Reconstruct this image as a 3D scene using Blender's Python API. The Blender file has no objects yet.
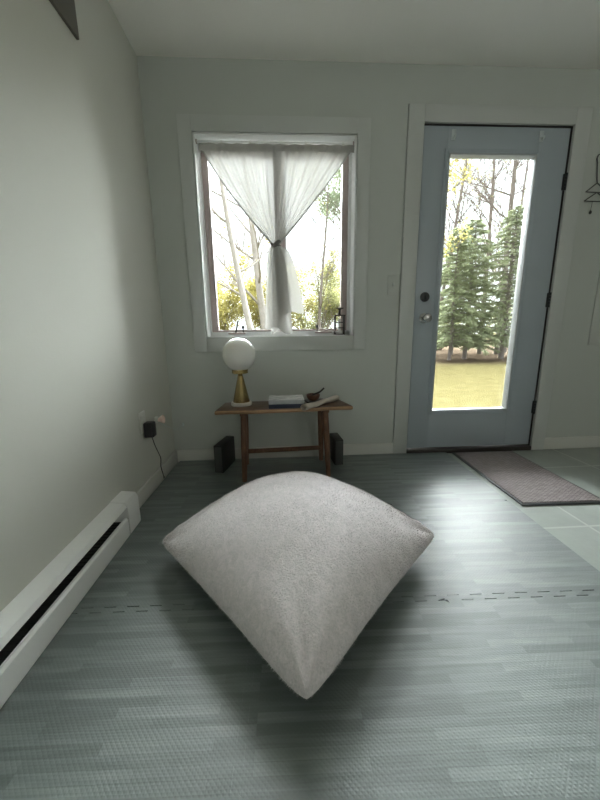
import bpy, bmesh, math, random
from mathutils import Vector, Matrix, noise
SC = bpy.context.scene
COL = SC.collection
R = math.radians
PI = math.pi

# ------------------------------------------------------------------ helpers
def link(o, parent=None):
    COL.objects.link(o)
    if parent: o.parent = parent
    return o

def tag(o, label=None, cat=None, group=None, kind=None):
    if label: o['label'] = label
    if cat: o['category'] = cat
    if group: o['group'] = group
    if kind: o['kind'] = kind
    return o

def empty(name, loc, rz=0, label=None, cat=None, group=None):
    o = bpy.data.objects.new(name, None)
    o.location = loc; o.rotation_euler = (0, 0, rz); o.empty_display_size = .05
    link(o); tag(o, label, cat, group)
    return o

class MB:
    """collects shapes into one bmesh"""
    def __init__(s): s.bm = bmesh.new()
    def box(s, x0, x1, y0, y1, z0, z1, bev=0, seg=2, mat=None):
        t = bmesh.new(); bmesh.ops.create_cube(t, size=1)
        for v in t.verts:
            v.co = Vector((x0+(v.co.x+.5)*(x1-x0), y0+(v.co.y+.5)*(y1-y0), z0+(v.co.z+.5)*(z1-z0)))
        if bev: bmesh.ops.bevel(t, geom=t.edges[:], offset=bev, segments=seg, profile=.5, affect='EDGES')
        if mat is not None: t.transform(mat)
        s.merge(t); return s
    def merge(s, t):
        me = bpy.data.meshes.new('t'); t.to_mesh(me); t.free(); s.bm.from_mesh(me); bpy.data.meshes.remove(me)
    def lathe(s, prof, c=(0, 0, 0), n=32, mat=None, cap=True):
        """prof: list of (r, z)"""
        t = bmesh.new(); rings = []
        for r, z in prof:
            if r < 1e-6: rings.append([t.verts.new((c[0], c[1], c[2]+z))])
            else: rings.append([t.verts.new((c[0]+r*math.cos(2*PI*i/n), c[1]+r*math.sin(2*PI*i/n), c[2]+z)) for i in range(n)])
        for a, b in zip(rings, rings[1:]):
            for i in range(n):
                j = (i+1) % n
                if len(a) == 1 and len(b) == 1: continue
                if len(a) == 1: t.faces.new((a[0], b[j], b[i]))
                elif len(b) == 1: t.faces.new((a[i], a[j], b[0]))
                else: t.faces.new((a[i], a[j], b[j], b[i]))
        if cap:
            if len(rings[0]) > 1: t.faces.new(rings[0][::-1])
            if len(rings[-1]) > 1: t.faces.new(rings[-1])
        bmesh.ops.recalc_face_normals(t, faces=t.faces)
        if mat is not None: t.transform(mat)
        s.merge(t); return s
    def tube(s, pts, rad, n=8, cap=True):
        pts = [Vector(p) for p in pts]
        if not isinstance(rad, (list, tuple)): rad = [rad]*len(pts)
        bm = s.bm; rings = []; up = None
        for i, p in enumerate(pts):
            d = (pts[min(i+1, len(pts)-1)]-pts[max(i-1, 0)])
            if d.length < 1e-9: d = Vector((0, 0, 1))
            d.normalize()
            if up is None:
                up = Vector((0, 0, 1)) if abs(d.z) < .9 else Vector((1, 0, 0))
            a = d.cross(up)
            if a.length < 1e-6: a = d.cross(Vector((0, 1, 0)))
            a.normalize(); b = a.cross(d).normalized(); up = b
            rings.append([bm.verts.new(p+(a*math.cos(2*PI*k/n)+b*math.sin(2*PI*k/n))*rad[i]) for k in range(n)])
        for A, B in zip(rings, rings[1:]):
            for k in range(n): bm.faces.new((A[k], A[(k+1) % n], B[(k+1) % n], B[k]))
        if cap: bm.faces.new(rings[0][::-1]); bm.faces.new(rings[-1])
        return s
    def prism(s, poly, z0, z1):
        t = bmesh.new()
        a = [t.verts.new((x, y, z0)) for x, y in poly]; b = [t.verts.new((x, y, z1)) for x, y in poly]
        t.faces.new(a[::-1]); t.faces.new(b); n = len(poly)
        for i in range(n): t.faces.new((a[i], a[(i+1) % n], b[(i+1) % n], b[i]))
        bmesh.ops.recalc_face_normals(t, faces=t.faces)
        s.merge(t); return s
    def grid(s, f, nu, nv, closeu=False):
        bm = s.bm
        g = [[bm.verts.new(f(i/nu, j/nv)) for j in range(nv+1)] for i in range(nu if closeu else nu+1)]
        for i in range(nu):
            for j in range(nv):
                A, B = g[i], g[(i+1) % len(g)]
                bm.faces.new((A[j], B[j], B[j+1], A[j+1]))
        return s
    def build(s, name, mat, parent=None, smooth=True, angle=40, origin=None):
        me = bpy.data.meshes.new(name)
        if origin is not None: s.bm.transform(Matrix.Translation(-Vector(origin)))
        s.bm.to_mesh(me); s.bm.free()
        if mat: me.materials.append(mat)
        if smooth:
            for p in me.polygons: p.use_smooth = True
            me.set_sharp_from_angle(angle=R(angle))
        o = bpy.data.objects.new(name, me)
        if origin is not None: o.location = origin
        return link(o, parent)

# ------------------------------------------------------------------ materials
class NT:
    def __init__(s, name):
        s.m = bpy.data.materials.new(name); s.m.use_nodes = True
        s.t = s.m.node_tree; s.t.nodes.clear()
        s.out = s.t.nodes.new('ShaderNodeOutputMaterial')
    def n(s, typ, **kw):
        nd = s.t.nodes.new('ShaderNode'+typ)
        for k, v in kw.items():
            if k in nd.bl_rna.properties and k not in ('inputs',): setattr(nd, k, v)
        return nd
    def l(s, a, b): s.t.links.new(a, b)
    def setv(s, nd, **kw):
        for k, v in kw.items(): nd.inputs[k.replace('_', ' ')].default_value = v
        return nd

def col(c): return (c[0], c[1], c[2], 1)

def simple(name, c, rough=.5, metal=0, var=.08, scale=8, bump=0, bscale=200, spec=.5, sheen=0, stretch=(1, 1, 1)):
    N = NT(name)
    b = N.n('BsdfPrincipled'); b.inputs['Roughness'].default_value = rough; b.inputs['Metallic'].default_value = metal
    b.inputs['Specular IOR Level'].default_value = spec
    if sheen: b.inputs['Sheen Weight'].default_value = sheen
    tc = N.n('TexCoord'); mp = N.n('Mapping'); mp.inputs['Scale'].default_value = stretch
    N.l(tc.outputs['Object'], mp.inputs[0])
    nz = N.n('TexNoise'); nz.inputs['Scale'].default_value = scale; nz.inputs['Detail'].default_value = 5
    N.l(mp.outputs[0], nz.inputs['Vector'])
    mx = N.n('Mix', data_type='RGBA'); N.l(nz.outputs['Fac'], mx.inputs[0])
    mx.inputs[6].default_value = col([max(0, k*(1-var)) for k in c]); mx.inputs[7].default_value = col([min(1, k*(1+var)) for k in c])
    N.l(mx.outputs[2], b.inputs['Base Color'])
    if bump:
        n2 = N.n('TexNoise'); n2.inputs['Scale'].default_value = bscale; n2.inputs['Detail'].default_value = 3
        N.l(mp.outputs[0], n2.inputs['Vector'])
        bp = N.n('Bump'); bp.inputs['Strength'].default_value = bump; bp.inputs['Distance'].default_value = .002
        N.l(n2.outputs['Fac'], bp.inputs['Height']); N.l(bp.outputs[0], b.inputs['Normal'])
    N.l(b.outputs[0], N.out.inputs[0])
    return N.m

M = {}
M['wall'] = simple('wall_paint', (.54, .565, .53), .55, var=.03, scale=3, bump=.15, bscale=90)
M['left'] = simple('left_wall_paint', (.61, .61, .555), .9, spec=.08, var=.035, scale=2.2, bump=.15, bscale=80)
M['ceil'] = simple('ceiling_paint', (.92, .90, .85), .7, var=.02, scale=3, bump=.2, bscale=60)
M['trim'] = simple('trim_paint', (.58, .60, .575), .38, var=.02, scale=4)
M['base'] = simple('baseboard_paint', (.66, .66, .62), .4, var=.03)
M['jamb'] = simple('window_jamb_white', (.86, .87, .86), .4, var=.02)
M['door'] = simple('door_paint', (.40, .45, .49), .36, var=.03, scale=5)
M['lite'] = simple('lite_frame', (.42, .44, .44), .35, var=.02)
M['sash'] = simple('sash_wood', (.44, .365, .34), .45, var=.15, scale=12, stretch=(6, 6, .6))
M['dark'] = simple('dark_metal', (.035, .028, .025), .4, metal=.5)
M['hinge'] = simple('hinge_metal', (.05, .055, .055), .4, metal=.6)
M['nickel'] = simple('satin_nickel', (.55, .56, .55), .25, metal=1)
M['brass'] = simple('aged_brass', (.36, .27, .12), .26, metal=1, var=.12, scale=20)
M['marble'] = simple('marble', (.62, .59, .55), .3, var=.2, scale=14)
M['heater'] = simple('heater_enamel', (.93, .94, .92), .45, var=.02)
M['black'] = simple('black_plastic', (.012, .012, .014), .4)
M['fin'] = simple('heater_dark', (.012, .013, .013), .6)
M['box'] = simple('dark_box', (.008, .009, .009), .45)
M['boxface'] = simple('box_face', (.05, .054, .05), .5)
M['plastic'] = simple('white_plastic', (.72, .72, .68), .35)
M['pink'] = simple('pink_plastic', (.85, .66, .58), .3)
M['panel'] = simple('vent_panel', (.13, .12, .10), .6)
M['thresh'] = simple('threshold_wood', (.035, .028, .024), .5)
M['wire'] = simple('wire_metal', (.10, .105, .10), .45, metal=.4)
M['cloth'] = simple('rolled_cloth', (.52, .46, .40), .85, bump=.5, bscale=150, var=.15)
M['bowl'] = simple('bowl_wood', (.13, .06, .035), .4, var=.25, scale=25)
M['spoon'] = simple('spoon_wood', (.02, .013, .01), .4)
M['pages'] = simple('book_pages', (.55, .53, .48), .8, var=.2, scale=150, stretch=(.05, .05, 6))
M['grey_spine'] = simple('book_spine_grey', (.42, .43, .44), .45, var=.25, scale=30)
M['spine'] = simple('book_spine_navy', (.018, .025, .05), .45)
M['clear'] = simple('hook_plastic', (.62, .68, .68), .2)
M['rubber'] = simple('rubber_edge', (.045, .045, .048), .5)
M['bark'] = simple('bark', (.19, .165, .15), .9, spec=.05, var=.3, scale=9, bump=.5, bscale=20)
M['barkp'] = simple('bark_pale', (.30, .275, .255), .9, spec=.05, var=.25, scale=9)
M['tie'] = simple('tie_cord', (.16, .15, .14), .8)

def wood(name, c1, c2, scale=14, rough=.4, stretch=(1, 9, 9)):
    N = NT(name); b = N.n('BsdfPrincipled'); b.inputs['Roughness'].default_value = rough
    tc = N.n('TexCoord'); mp = N.n('Mapping'); mp.inputs['Scale'].default_value = stretch
    N.l(tc.outputs['Object'], mp.inputs[0])
    nz = N.n('TexNoise'); N.setv(nz, Scale=scale*.5, Detail=6, Distortion=1.2); N.l(mp.outputs[0], nz.inputs['Vector'])
    cr = N.n('ValToRGB'); cr.color_ramp.elements[0].position = .35; cr.color_ramp.elements[1].position = .68
    cr.color_ramp.elements[0].color = col(c1); cr.color_ramp.elements[1].color = col(c2)
    N.l(nz.outputs['Fac'], cr.inputs[0]); N.l(cr.outputs[0], b.inputs['Base Color'])
    N.l(b.outputs[0], N.out.inputs[0]); return N.m
M['bench'] = wood('walnut_slab', (.06, .030, .018), (.17, .090, .05), rough=.38)
M['edge'] = wood('live_edge', (.30, .17, .085), (.50, .32, .18), rough=.42)
M['leg'] = wood('bench_leg_wood', (.10, .045, .024), (.20, .10, .052), stretch=(9, 9, 1))

def glass(name, tint=(.96, .985, .98)):
    N = NT(name)
    tr = N.n('BsdfTransparent'); tr.inputs[0].default_value = col(tint)
    gl = N.n('BsdfGlossy'); gl.inputs['Roughness'].default_value = .02
    fr = N.n('Fresnel'); fr.inputs['IOR'].default_value = 1.45
    mx = N.n('MixShader'); N.l(fr.outputs[0], mx.inputs[0]); N.l(tr.outputs[0], mx.inputs[1]); N.l(gl.outputs[0], mx.inputs[2])
    N.l(mx.outputs[0], N.out.inputs[0]); return N.m
M['glass'] = glass('window_glass')

def sheer():
    N = NT('sheer_fabric')
    tc = N.n('TexCoord')
    df = N.n('BsdfDiffuse'); df.inputs[0].default_value = (.80, .79, .76, 1)
    tl = N.n('BsdfTranslucent'); tl.inputs[0].default_value = (.24, .235, .222, 1)
    tr = N.n('BsdfTransparent'); tr.inputs[0].default_value = (.9, .9, .89, 1)
    m1 = N.n('MixShader'); m1.inputs[0].default_value = .55; N.l(df.outputs[0], m1.inputs[1]); N.l(tl.outputs[0], m1.inputs[2])
    wv = N.n('TexNoise'); N.setv(wv, Scale=300.0, Detail=2.0); N.l(tc.outputs['Object'], wv.inputs['Vector'])
    mr = N.n('MapRange'); N.setv(mr, To_Min=.03, To_Max=.15); mr.inputs['From Min'].default_value = .3; mr.inputs['From Max'].default_value = .7
    N.l(wv.outputs['Fac'], mr.inputs[0])
    m2 = N.n('MixShader'); N.l(mr.outputs[0], m2.inputs[0]); N.l(m1.outputs[0], m2.inputs[1]); N.l(tr.outputs[0], m2.inputs[2])
    N.l(m2.outputs[0], N.out.inputs[0]); return N.m
M['sheer'] = sheer()

def milk_glass():
    N = NT('opal_glass'); b = N.n('BsdfPrincipled')
    b.inputs['Base Color'].default_value = (.86, .85, .82, 1); b.inputs['Roughness'].default_value = .22
    b.inputs['Subsurface Weight'].default_value = .6; b.inputs['Subsurface Radius'].default_value = (.06, .06, .055)
    b.inputs['Subsurface Scale'].default_value = 1.0
    N.l(b.outputs[0], N.out.inputs[0]); return N.m
M['opal'] = milk_glass()

def mat_foam():
    N = NT('foam_mat_woodprint'); b = N.n('BsdfPrincipled')
    geo = N.n('TexCoord')
    mp = N.n('Mapping'); N.l(geo.outputs['Object'], mp.inputs[0])
    br = N.n('TexBrick'); br.offset = .37; br.offset_frequency = 3; br.squash = 1; 
    N.setv(br, Scale=1.0, Mortar_Size=.0006, Mortar_Smooth=.3, Bias=0.0, Brick_Width=.24, Row_Height=.0225)
    br.inputs['Color1'].default_value = (0, 0, 0, 1); br.inputs['Color2'].default_value = (1, 1, 1, 1); br.inputs['Mortar'].default_value = (.25, .25, .25, 1)
    N.l(mp.outputs[0], br.inputs['Vector'])
    # grain: noise strongly stretched along the planks
    mg = N.n('Mapping'); mg.inputs['Scale'].default_value = (3.0, 46, 1); N.l(geo.outputs['Object'], mg.inputs[0])
    g = N.n('TexNoise'); N.setv(g, Scale=1.6, Detail=6, Roughness=.6, Distortion=.5); N.l(mg.outputs[0], g.inputs['Vector'])
    mg2 = N.n('Mapping'); mg2.inputs['Scale'].default_value = (1.3, 9, 1); N.l(geo.outputs['Object'], mg2.inputs[0])
    g2 = N.n('TexNoise'); N.setv(g2, Scale=2.0, Detail=3); N.l(mg2.outputs[0], g2.inputs['Vector'])
    a = N.n('Math', operation='MULTIPLY'); N.l(br.outputs['Color'], a.inputs[0]); a.inputs[1].default_value = .34
    c = N.n('Math', operation='MULTIPLY_ADD'); N.l(g.outputs['Fac'], c.inputs[0]); c.inputs[1].default_value = .75; N.l(a.outputs[0], c.inputs[2])
    d = N.n('Math', operation='MULTIPLY_ADD'); N.l(g2.outputs['Fac'], d.inputs[0]); d.inputs[1].default_value = .5; N.l(c.outputs[0], d.inputs[2])
    cr = N.n('ValToRGB'); e = cr.color_ramp.elements
    e[0].position = .35; e[0].color = (.055, .078, .074, 1); e[1].position = 1.15 if False else 1.0; e[1].color = (.275, .325, .308, 1)
    x = cr.color_ramp.elements.new(.68); x.color = (.135, .172, .162, 1)
    mr = N.n('MapRange'); N.setv(mr, From_Min=.25, From_Max=1.35); N.l(d.outputs[0], mr.inputs[0])
    N.l(mr.outputs[0], cr.inputs[0]); N.l(cr.outputs[0], b.inputs['Base Color'])
    b.inputs['Roughness'].default_value = .56; b.inputs['Specular IOR Level'].default_value = 1.0; b.inputs['Coat Weight'].default_value = 1.0; b.inputs['Coat Roughness'].default_value = .46; b.inputs['Coat IOR'].default_value = 1.75
    # embossed lozenge grip
    me = N.n('Mapping'); me.inputs['Scale'].default_value = (125, 125, 125); me.inputs['Rotation'].default_value = (0, 0, R(45)); N.l(geo.outputs['Object'], me.inputs[0])
    vo = N.n('TexVoronoi', feature='F1', distance='CHEBYCHEV'); vo.inputs['Scale'].default_value = 1; vo.inputs['Randomness'].default_value = .12
    N.l(me.outputs[0], vo.inputs['Vector'])
    b1 = N.n('Bump'); b1.inputs['Strength'].default_value = .55; b1.inputs['Distance'].default_value = .0028; b1.invert = True
    N.l(vo.outputs['Distance'], b1.inputs['Height'])
    b2 = N.n('Bump'); b2.inputs['Strength'].default_value = .3; b2.inputs['Distance'].default_value = .001
    N.l(g.outputs['Fac'], b2.inputs['Height']); N.l(b1.outputs[0], b2.inputs['Normal']); N.l(b2.outputs[0], b.inputs['Normal'])
    N.l(b.outputs[0], N.out.inputs[0]); return N.m
M['foam'] = mat_foam()

def mat_tile():
    N = NT('slate_floor_tile'); b = N.n('BsdfPrincipled'); tc = N.n('TexCoord')
    mp = N.n('Mapping'); mp.inputs['Location'].default_value = (-2.115, .94, 0); N.l(tc.outputs['Object'], mp.inputs[0])
    br = N.n('TexBrick'); br.offset = 0; N.setv(br, Scale=1.0, Mortar_Size=.006, Mortar_Smooth=.2, Brick_Width=.62, Row_Height=.62)
    br.inputs['Color1'].default_value = (.30, .325, .30, 1); br.inputs['Color2'].default_value = (.35, .375, .35, 1); br.inputs['Mortar'].default_value = (.45, .47, .44, 1)
    N.l(mp.outputs[0], br.inputs['Vector'])
    nz = N.n('TexNoise'); N.setv(nz, Scale=7, Detail=8, Roughness=.65); N.l(tc.outputs['Object'], nz.inputs['Vector'])
    mr = N.n('MapRange'); N.setv(mr, To_Min=.75, To_Max=1.2); N.l(nz.outputs['Fac'], mr.inputs[0])
    mx = N.n('Mix', data_type='RGBA', blend_type='MULTIPLY'); mx.inputs[0].default_value = 1
    N.l(br.outputs['Color'], mx.inputs[6]); N.l(mr.outputs[0], mx.inputs[7]); N.l(mx.outputs[2], b.inputs['Base Color'])
    b.inputs['Roughness'].default_value = .4
    bp = N.n('Bump'); bp.inputs['Strength'].default_value = .4; bp.inputs['Distance'].default_value = .004; N.l(nz.outputs['Fac'], bp.inputs['Height'])
    N.l(bp.outputs[0], b.inputs['Normal']); N.l(b.outputs[0], N.out.inputs[0]); return N.m
M['tile'] = mat_tile()

def mat_rug():
    N = NT('door_mat_weave'); b = N.n('BsdfPrincipled'); tc = N.n('TexCoord')
    br = N.n('TexBrick'); br.offset = .5; N.setv(br, Scale=1.0, Mortar_Size=.0016, Mortar_Smooth=.5, Brick_Width=.026, Row_Height=.0085)
    br.inputs['Color1'].default_value = (.30, .255, .255, 1); br.inputs['Color2'].default_value = (.40, .345, .345, 1); br.inputs['Mortar'].default_value = (.075, .06, .062, 1)
    N.l(tc.outputs['Object'], br.inputs['Vector']); N.l(br.outputs['Color'], b.inputs['Base Color']); b.inputs['Roughness'].default_value = .9
    bp = N.n('Bump'); bp.inputs['Strength'].default_value = .8; bp.inputs['Distance'].default_value = .002; bp.invert = True
    N.l(br.outputs['Fac'], bp.inputs['Height']); N.l(bp.outputs[0], b.inputs['Normal']); N.l(b.outputs[0], N.out.inputs[0]); return N.m
M['rug'] = mat_rug()

def mat_plush():
    N = NT('pillow_plush'); b = N.n('BsdfPrincipled'); tc = N.n('TexCoord')
    n1 = N.n('TexNoise'); N.setv(n1, Scale=34, Detail=5, Roughness=.65, Distortion=1.5); N.l(tc.outputs['Object'], n1.inputs['Vector'])
    n2 = N.n('TexNoise'); N.setv(n2, Scale=190, Detail=3, Roughness=.6, Distortion=.6); N.l(tc.outputs['Object'], n2.inputs['Vector'])
    ad = N.n('Math', operation='ADD'); N.l(n1.outputs['Fac'], ad.inputs[0]); N.l(n2.outputs['Fac'], ad.inputs[1])
    cr = N.n('ValToRGB'); e = cr.color_ramp.elements; e[0].position = .40; e[0].color = (.80, .765, .77, 1); e[1].position = .62; e[1].color = (.99, .925, .94, 1)
    mr = N.n('MapRange'); N.setv(mr, From_Min=0, From_Max=2.0); N.l(ad.outputs[0], mr.inputs[0]); N.l(mr.outputs[0], cr.inputs[0])
    N.l(cr.outputs[0], b.inputs['Base Color']); b.inputs['Roughness'].default_value = .95; b.inputs['Specular IOR Level'].default_value = .1
    b.inputs['Sheen Weight'].default_value = .35; b.inputs['Sheen Roughness'].default_value = .5
    bp = N.n('Bump'); bp.inputs['Strength'].default_value = .7; bp.inputs['Distance'].default_value = .006; N.l(ad.outputs[0], bp.inputs['Height'])
    N.l(bp.outputs[0], b.inputs['Normal']); N.l(b.outputs[0], N.out.inputs[0]); return N.m
M['plush'] = mat_plush()

def mat_grass():
    N = NT('lawn_grass'); b = N.n('BsdfPrincipled'); tc = N.n('TexCoord')
    nz = N.n('TexNoise'); N.setv(nz, Scale=5.0, Detail=12, Roughness=.85); N.l(tc.outputs['Object'], nz.inputs['Vector'])
    cr = N.n('ValToRGB'); e = cr.color_ramp.elements
    e[0].position = .36; e[0].color = (.050, .038, .022, 1); e[1].position = .62; e[1].color = (.092, .081, .042, 1)
    x = cr.color_ramp.elements.new(.48); x.color = (.066, .057, .024, 1)
    N.l(nz.outputs['Fac'], cr.inputs[0])
    sx = N.n('SeparateXYZ'); N.l(tc.outputs['Object'], sx.inputs[0])
    n3 = N.n('TexNoise'); N.setv(n3, Scale=1.3, Detail=4); N.l(tc.outputs['Object'], n3.inputs['Vector'])
    ad = N.n('Math', operation='MULTIPLY_ADD'); N.l(n3.outputs['Fac'], ad.inputs[0]); ad.inputs[1].default_value = 1.8; N.l(sx.outputs['Y'], ad.inputs[2])
    mr = N.n('MapRange'); N.setv(mr, From_Min=8.4, From_Max=10.0); N.l(ad.outputs[0], mr.inputs[0])
    mx = N.n('Mix', data_type='RGBA'); N.l(mr.outputs[0], mx.inputs[0]); N.l(cr.outputs[0], mx.inputs[6]); mx.inputs[7].default_value = (.060, .045, .032, 1)
    N.l(mx.outputs[2], b.inputs['Base Color']); b.inputs['Roughness'].default_value = .95; b.inputs['Specular IOR Level'].default_value = 0
    n4 = N.n('TexNoise'); N.setv(n4, Scale=60, Detail=3); N.l(tc.outputs['Object'], n4.inputs['Vector'])
    bp = N.n('Bump'); bp.inputs['Distance'].default_value = .03; bp.inputs['Strength'].default_value = .8; N.l(n4.outputs['Fac'], bp.inputs['Height'])
    N.l(bp.outputs[0], b.inputs['Normal']); N.l(b.outputs[0], N.out.inputs[0]); return N.m
M['grass'] = mat_grass()

def leafmat(name, c, c2, t=.45):
    N = NT(name); tc = N.n('TexCoord')
    nz = N.n('TexNoise'); N.setv(nz, Scale=5.0, Detail=4.0); N.l(tc.outputs['Object'], nz.inputs['Vector'])
    mx = N.n('Mix', data_type='RGBA'); N.l(nz.outputs['Fac'], mx.inputs[0]); mx.inputs[6].default_value = col(c); mx.inputs[7].default_value = col(c2)
    df = N.n('BsdfDiffuse'); tl = N.n('BsdfTranslucent'); N.l(mx.outputs[2], df.inputs[0]); N.l(mx.outputs[2], tl.inputs[0])
    m = N.n('MixShader'); m.inputs[0].default_value = t; N.l(df.outputs[0], m.inputs[1]); N.l(tl.outputs[0], m.inputs[2])
    N.l(m.outputs[0], N.out.inputs[0]); return N.m
M['needle'] = leafmat('conifer_needles', (.15, .175, .11), (.34, .37, .22))
M['green'] = leafmat('green_leaves', (.15, .18, .12), (.27, .31, .20))
M['yellow'] = leafmat('autumn_leaves', (.22, .19, .06), (.34, .31, .11))
M['ygreen'] = leafmat('yellow_green_leaves', (.19, .19, .09), (.30, .30, .14))

# ------------------------------------------------------------------ numbers
WX0, WX1, WZ0, WZ1 = .2745, 1.229, .837, 1.995      # window opening
DX0, DX1, DZ1 = 1.632, 2.564, 2.068                 # door opening
H = 2.3625; XR = 4.4; YF = -4.0; T = .20; FZ = -.010

def struct(o): o['kind'] = 'structure'; return o

# ------------------------------------------------------------------ room shell
b = MB()
b.box(-.15, WX0, 0, T, FZ, H); b.box(WX1, DX0, 0, T, FZ, H); b.box(DX1, XR+.15, 0, T, FZ, H)
b.box(WX0, WX1, 0, T, FZ, WZ0); b.box(WX0, WX1, 0, T, WZ1, H); b.box(DX0, DX1, 0, T, DZ1, H)
bmesh.ops.remove_doubles(b.bm, verts=b.bm.verts, dist=1e-5)
struct(b.build('wall_back', M['wall'], smooth=False))
struct(MB().box(-.15, 0, YF-.15, 0, FZ, H).build('wall_left', M['left'], smooth=False))
struct(MB().box(XR, XR+.15, YF-.15, 0, FZ, H).build('wall_right', M['wall'], smooth=False))
struct(MB().box(0, XR, YF-.15, YF, FZ, H).build('wall_front', M['wall'], smooth=False))
struct(MB().box(-.15, XR+.15, YF-.15, T, H, H+.12).build('ceiling', M['ceil'], smooth=False))
struct(MB().box(-.15, XR+.15, YF-.15, T, FZ-.15, FZ).build('floor', M['tile'], smooth=False))

def baseboard(name, boxes):
    b = MB()
    for x0, x1, y0, y1 in boxes:
        b.box(x0, x1, y0, y1, FZ, .078, bev=.004)
    return struct(b.build(name, M['base']))
baseboard('baseboard_back', [(0.014, 1.538, -.014, 0), (2.66, XR, -.014, 0)])
baseboard('baseboard_left', [(0, .014, -.752, 0)])

# faint raised wall panel right of the door, and light switch
struct(MB().box(2.885, 3.45, -.008, 0, .745, 1.62, bev=.002).build('trim_1', M['wall']))
sw = empty('light_switch', (1.487, 0, 1.155), 0, 'wall-coloured switch plate between the window and the door casing', 'light switch')
MB().box(-.036, .036, -.006, 0, -.058, .058, bev=.002).build('switch_plate', M['wall'], sw)
MB().box(-.006, .006, -.014, -.005, -.012, .012, bev=.002).build('toggle', M['trim'], sw)

# ------------------------------------------------------------------ window
w = empty('window_1', ((WX0+WX1)/2, 0, WZ0)); w['kind'] = 'structure'
def P(mb, name, mat, parent, **k):
    o = mb.build(name, mat, None, **k); o.parent = parent; o.matrix_parent_inverse = Matrix.Translation(-parent.location) ; return o
c = MB()   # outer casing boards
cw = .083
c.box(WX0-cw, WX0-.004, -.017, 0, WZ0-.09, WZ1+.088, bev=.003); c.box(WX1+.004, WX1+cw, -.017, 0, WZ0-.09, WZ1+.088, bev=.003)
c.box(WX0-.004, WX1+.004, -.0168, 0, WZ0-.09, WZ0-.003, bev=.003); c.box(WX0-.004, WX1+.004, -.0168, 0, WZ1+.004, WZ1+.088, bev=.003)
P(c, 'casing', M['trim'], w)
c = MB()   # jamb liner, white
c.box(WX0, WX0+.006, -.012, .19, WZ0, WZ1); c.box(WX1-.006, WX1, -.012, .19, WZ0, WZ1)
c.box(WX0, WX1, -.012, .19, WZ0-.001, WZ0+.006); c.box(WX0, WX1, -.012, .19, WZ1-.006, WZ1)
c.box(WX0+.006, WX0+.015, .088, .17, WZ0+.006, WZ1-.006); c.box(WX1-.022, WX1-.006, .088, .17, WZ0+.006, WZ1-.006)
c.box(WX0+.006, WX1-.006, .088, .17, WZ1-.047, WZ1-.006); c.box(WX0+.006, WX1-.006, .088, .17, WZ0+.006, WZ0+.034)
P(c, 'jamb', M['jamb'], w, smooth=False)
def sash(x0, x1):
    z0, z1 = WZ0+.034, WZ1-.047
    s = MB(); f = .040
    fl = f if x0 < .5 else .028; fr = .028 if x0 < .5 else f
    s.box(x0, x0+fl, .10, .145, z0, z1, bev=.004); s.box(x1-fr, x1, .10, .145, z0, z1, bev=.004)
    s.box(x0+fl, x1-fr, .101, .144, z0, z0+.014, bev=.003); s.box(x0+fl, x1-fr, .101, .144, z1-.018, z1, bev=.003)
    o = P(s, 'sash', M['sash'], w)
    g = MB().box(x0+fl-.002, x1-fr+.002, .121, .124, z0+.012, z1-.016).build('pane', M['glass'], o, smooth=False)
sash(.290, .758); sash(.774, 1.206)
P(MB().box(.758, .777, .094, .15, WZ0+.034, WZ1-.047, bev=.003), 'mullion', M['sash'], w)

def crank(x, z, lever, label):
    e = empty('window_crank', (x, .075, z), 0, label, 'window crank', 'casement cranks at the foot of the window')
    MB().box(-.07, .045, -.012, .012, 0, .012, bev=.004).build('crank_base', M['sash'], e)
    if lever:
        MB().tube([(-.02, 0, .010), (-.012, -.004, .04), (-.004, -.008, .075), (0.0, -.008, .088)], [.006, .0055, .005, .006], 10).build('crank_arm', M['dark'], e)
    else:
        MB().tube([(-.03, -.004, .012), (.03, -.008, .022), (.10, -.004, .016)], [.006, .005, .006], 10).build('crank_arm', M['sash'], e)
    k = MB().tube([(0.03 if lever else -.055, 0, .008), (.03 if lever else -.055, 0, .036)], .0035, 8)
    k.lathe([(0, -.011), (.006, -.010), (.011, -.003), (.011, .003), (.006, .010), (0, .011)], (.03 if lever else -.055, 0, .046), 16)
    k.build('latch_knob', M['black'], e)
    return e
crank(.470, .872 - .017, True, 'left casement crank with raised dark lever above the globe lamp')
crank(1.055, .872 - .017, False, 'right casement crank folded flat beside the small wire lantern')
# small wire lantern in the right corner of the sill
e = empty('wire_lantern', (1.150, .062, WZ0+.006), 0, 'small dark wire lantern with flat cap in the right corner of the window sill', 'lantern')
s = MB()
for sx in (-1, 1):
    for sy in (-1, 1): s.box(sx*.030-.004, sx*.030+.004, sy*.018-.003, sy*.018+.003, .004, .128, bev=.001)
s.box(-.036, .036, -.024, .024, 0, .006, bev=.001); s.box(-.036, .036, -.024, .024, .122, .130, bev=.001)
for z in (.042, .078): s.box(-.034, .034, -.021, -.015, z, z+.006); s.box(-.034, .034, .015, .021, z, z+.006)
s.build('cage', M['dark'], e)
MB().lathe([(.011, .130), (.008, .138), (.007, .162), (.012, .168), (.026, .170), (.026, .176), (0, .178)], n=20).build('cap', M['dark'], e)
MB().lathe([(.009, .006), (.009, .10), (.006, .104), (0, .105)], n=16).build('candle', M['jamb'], e)

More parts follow.
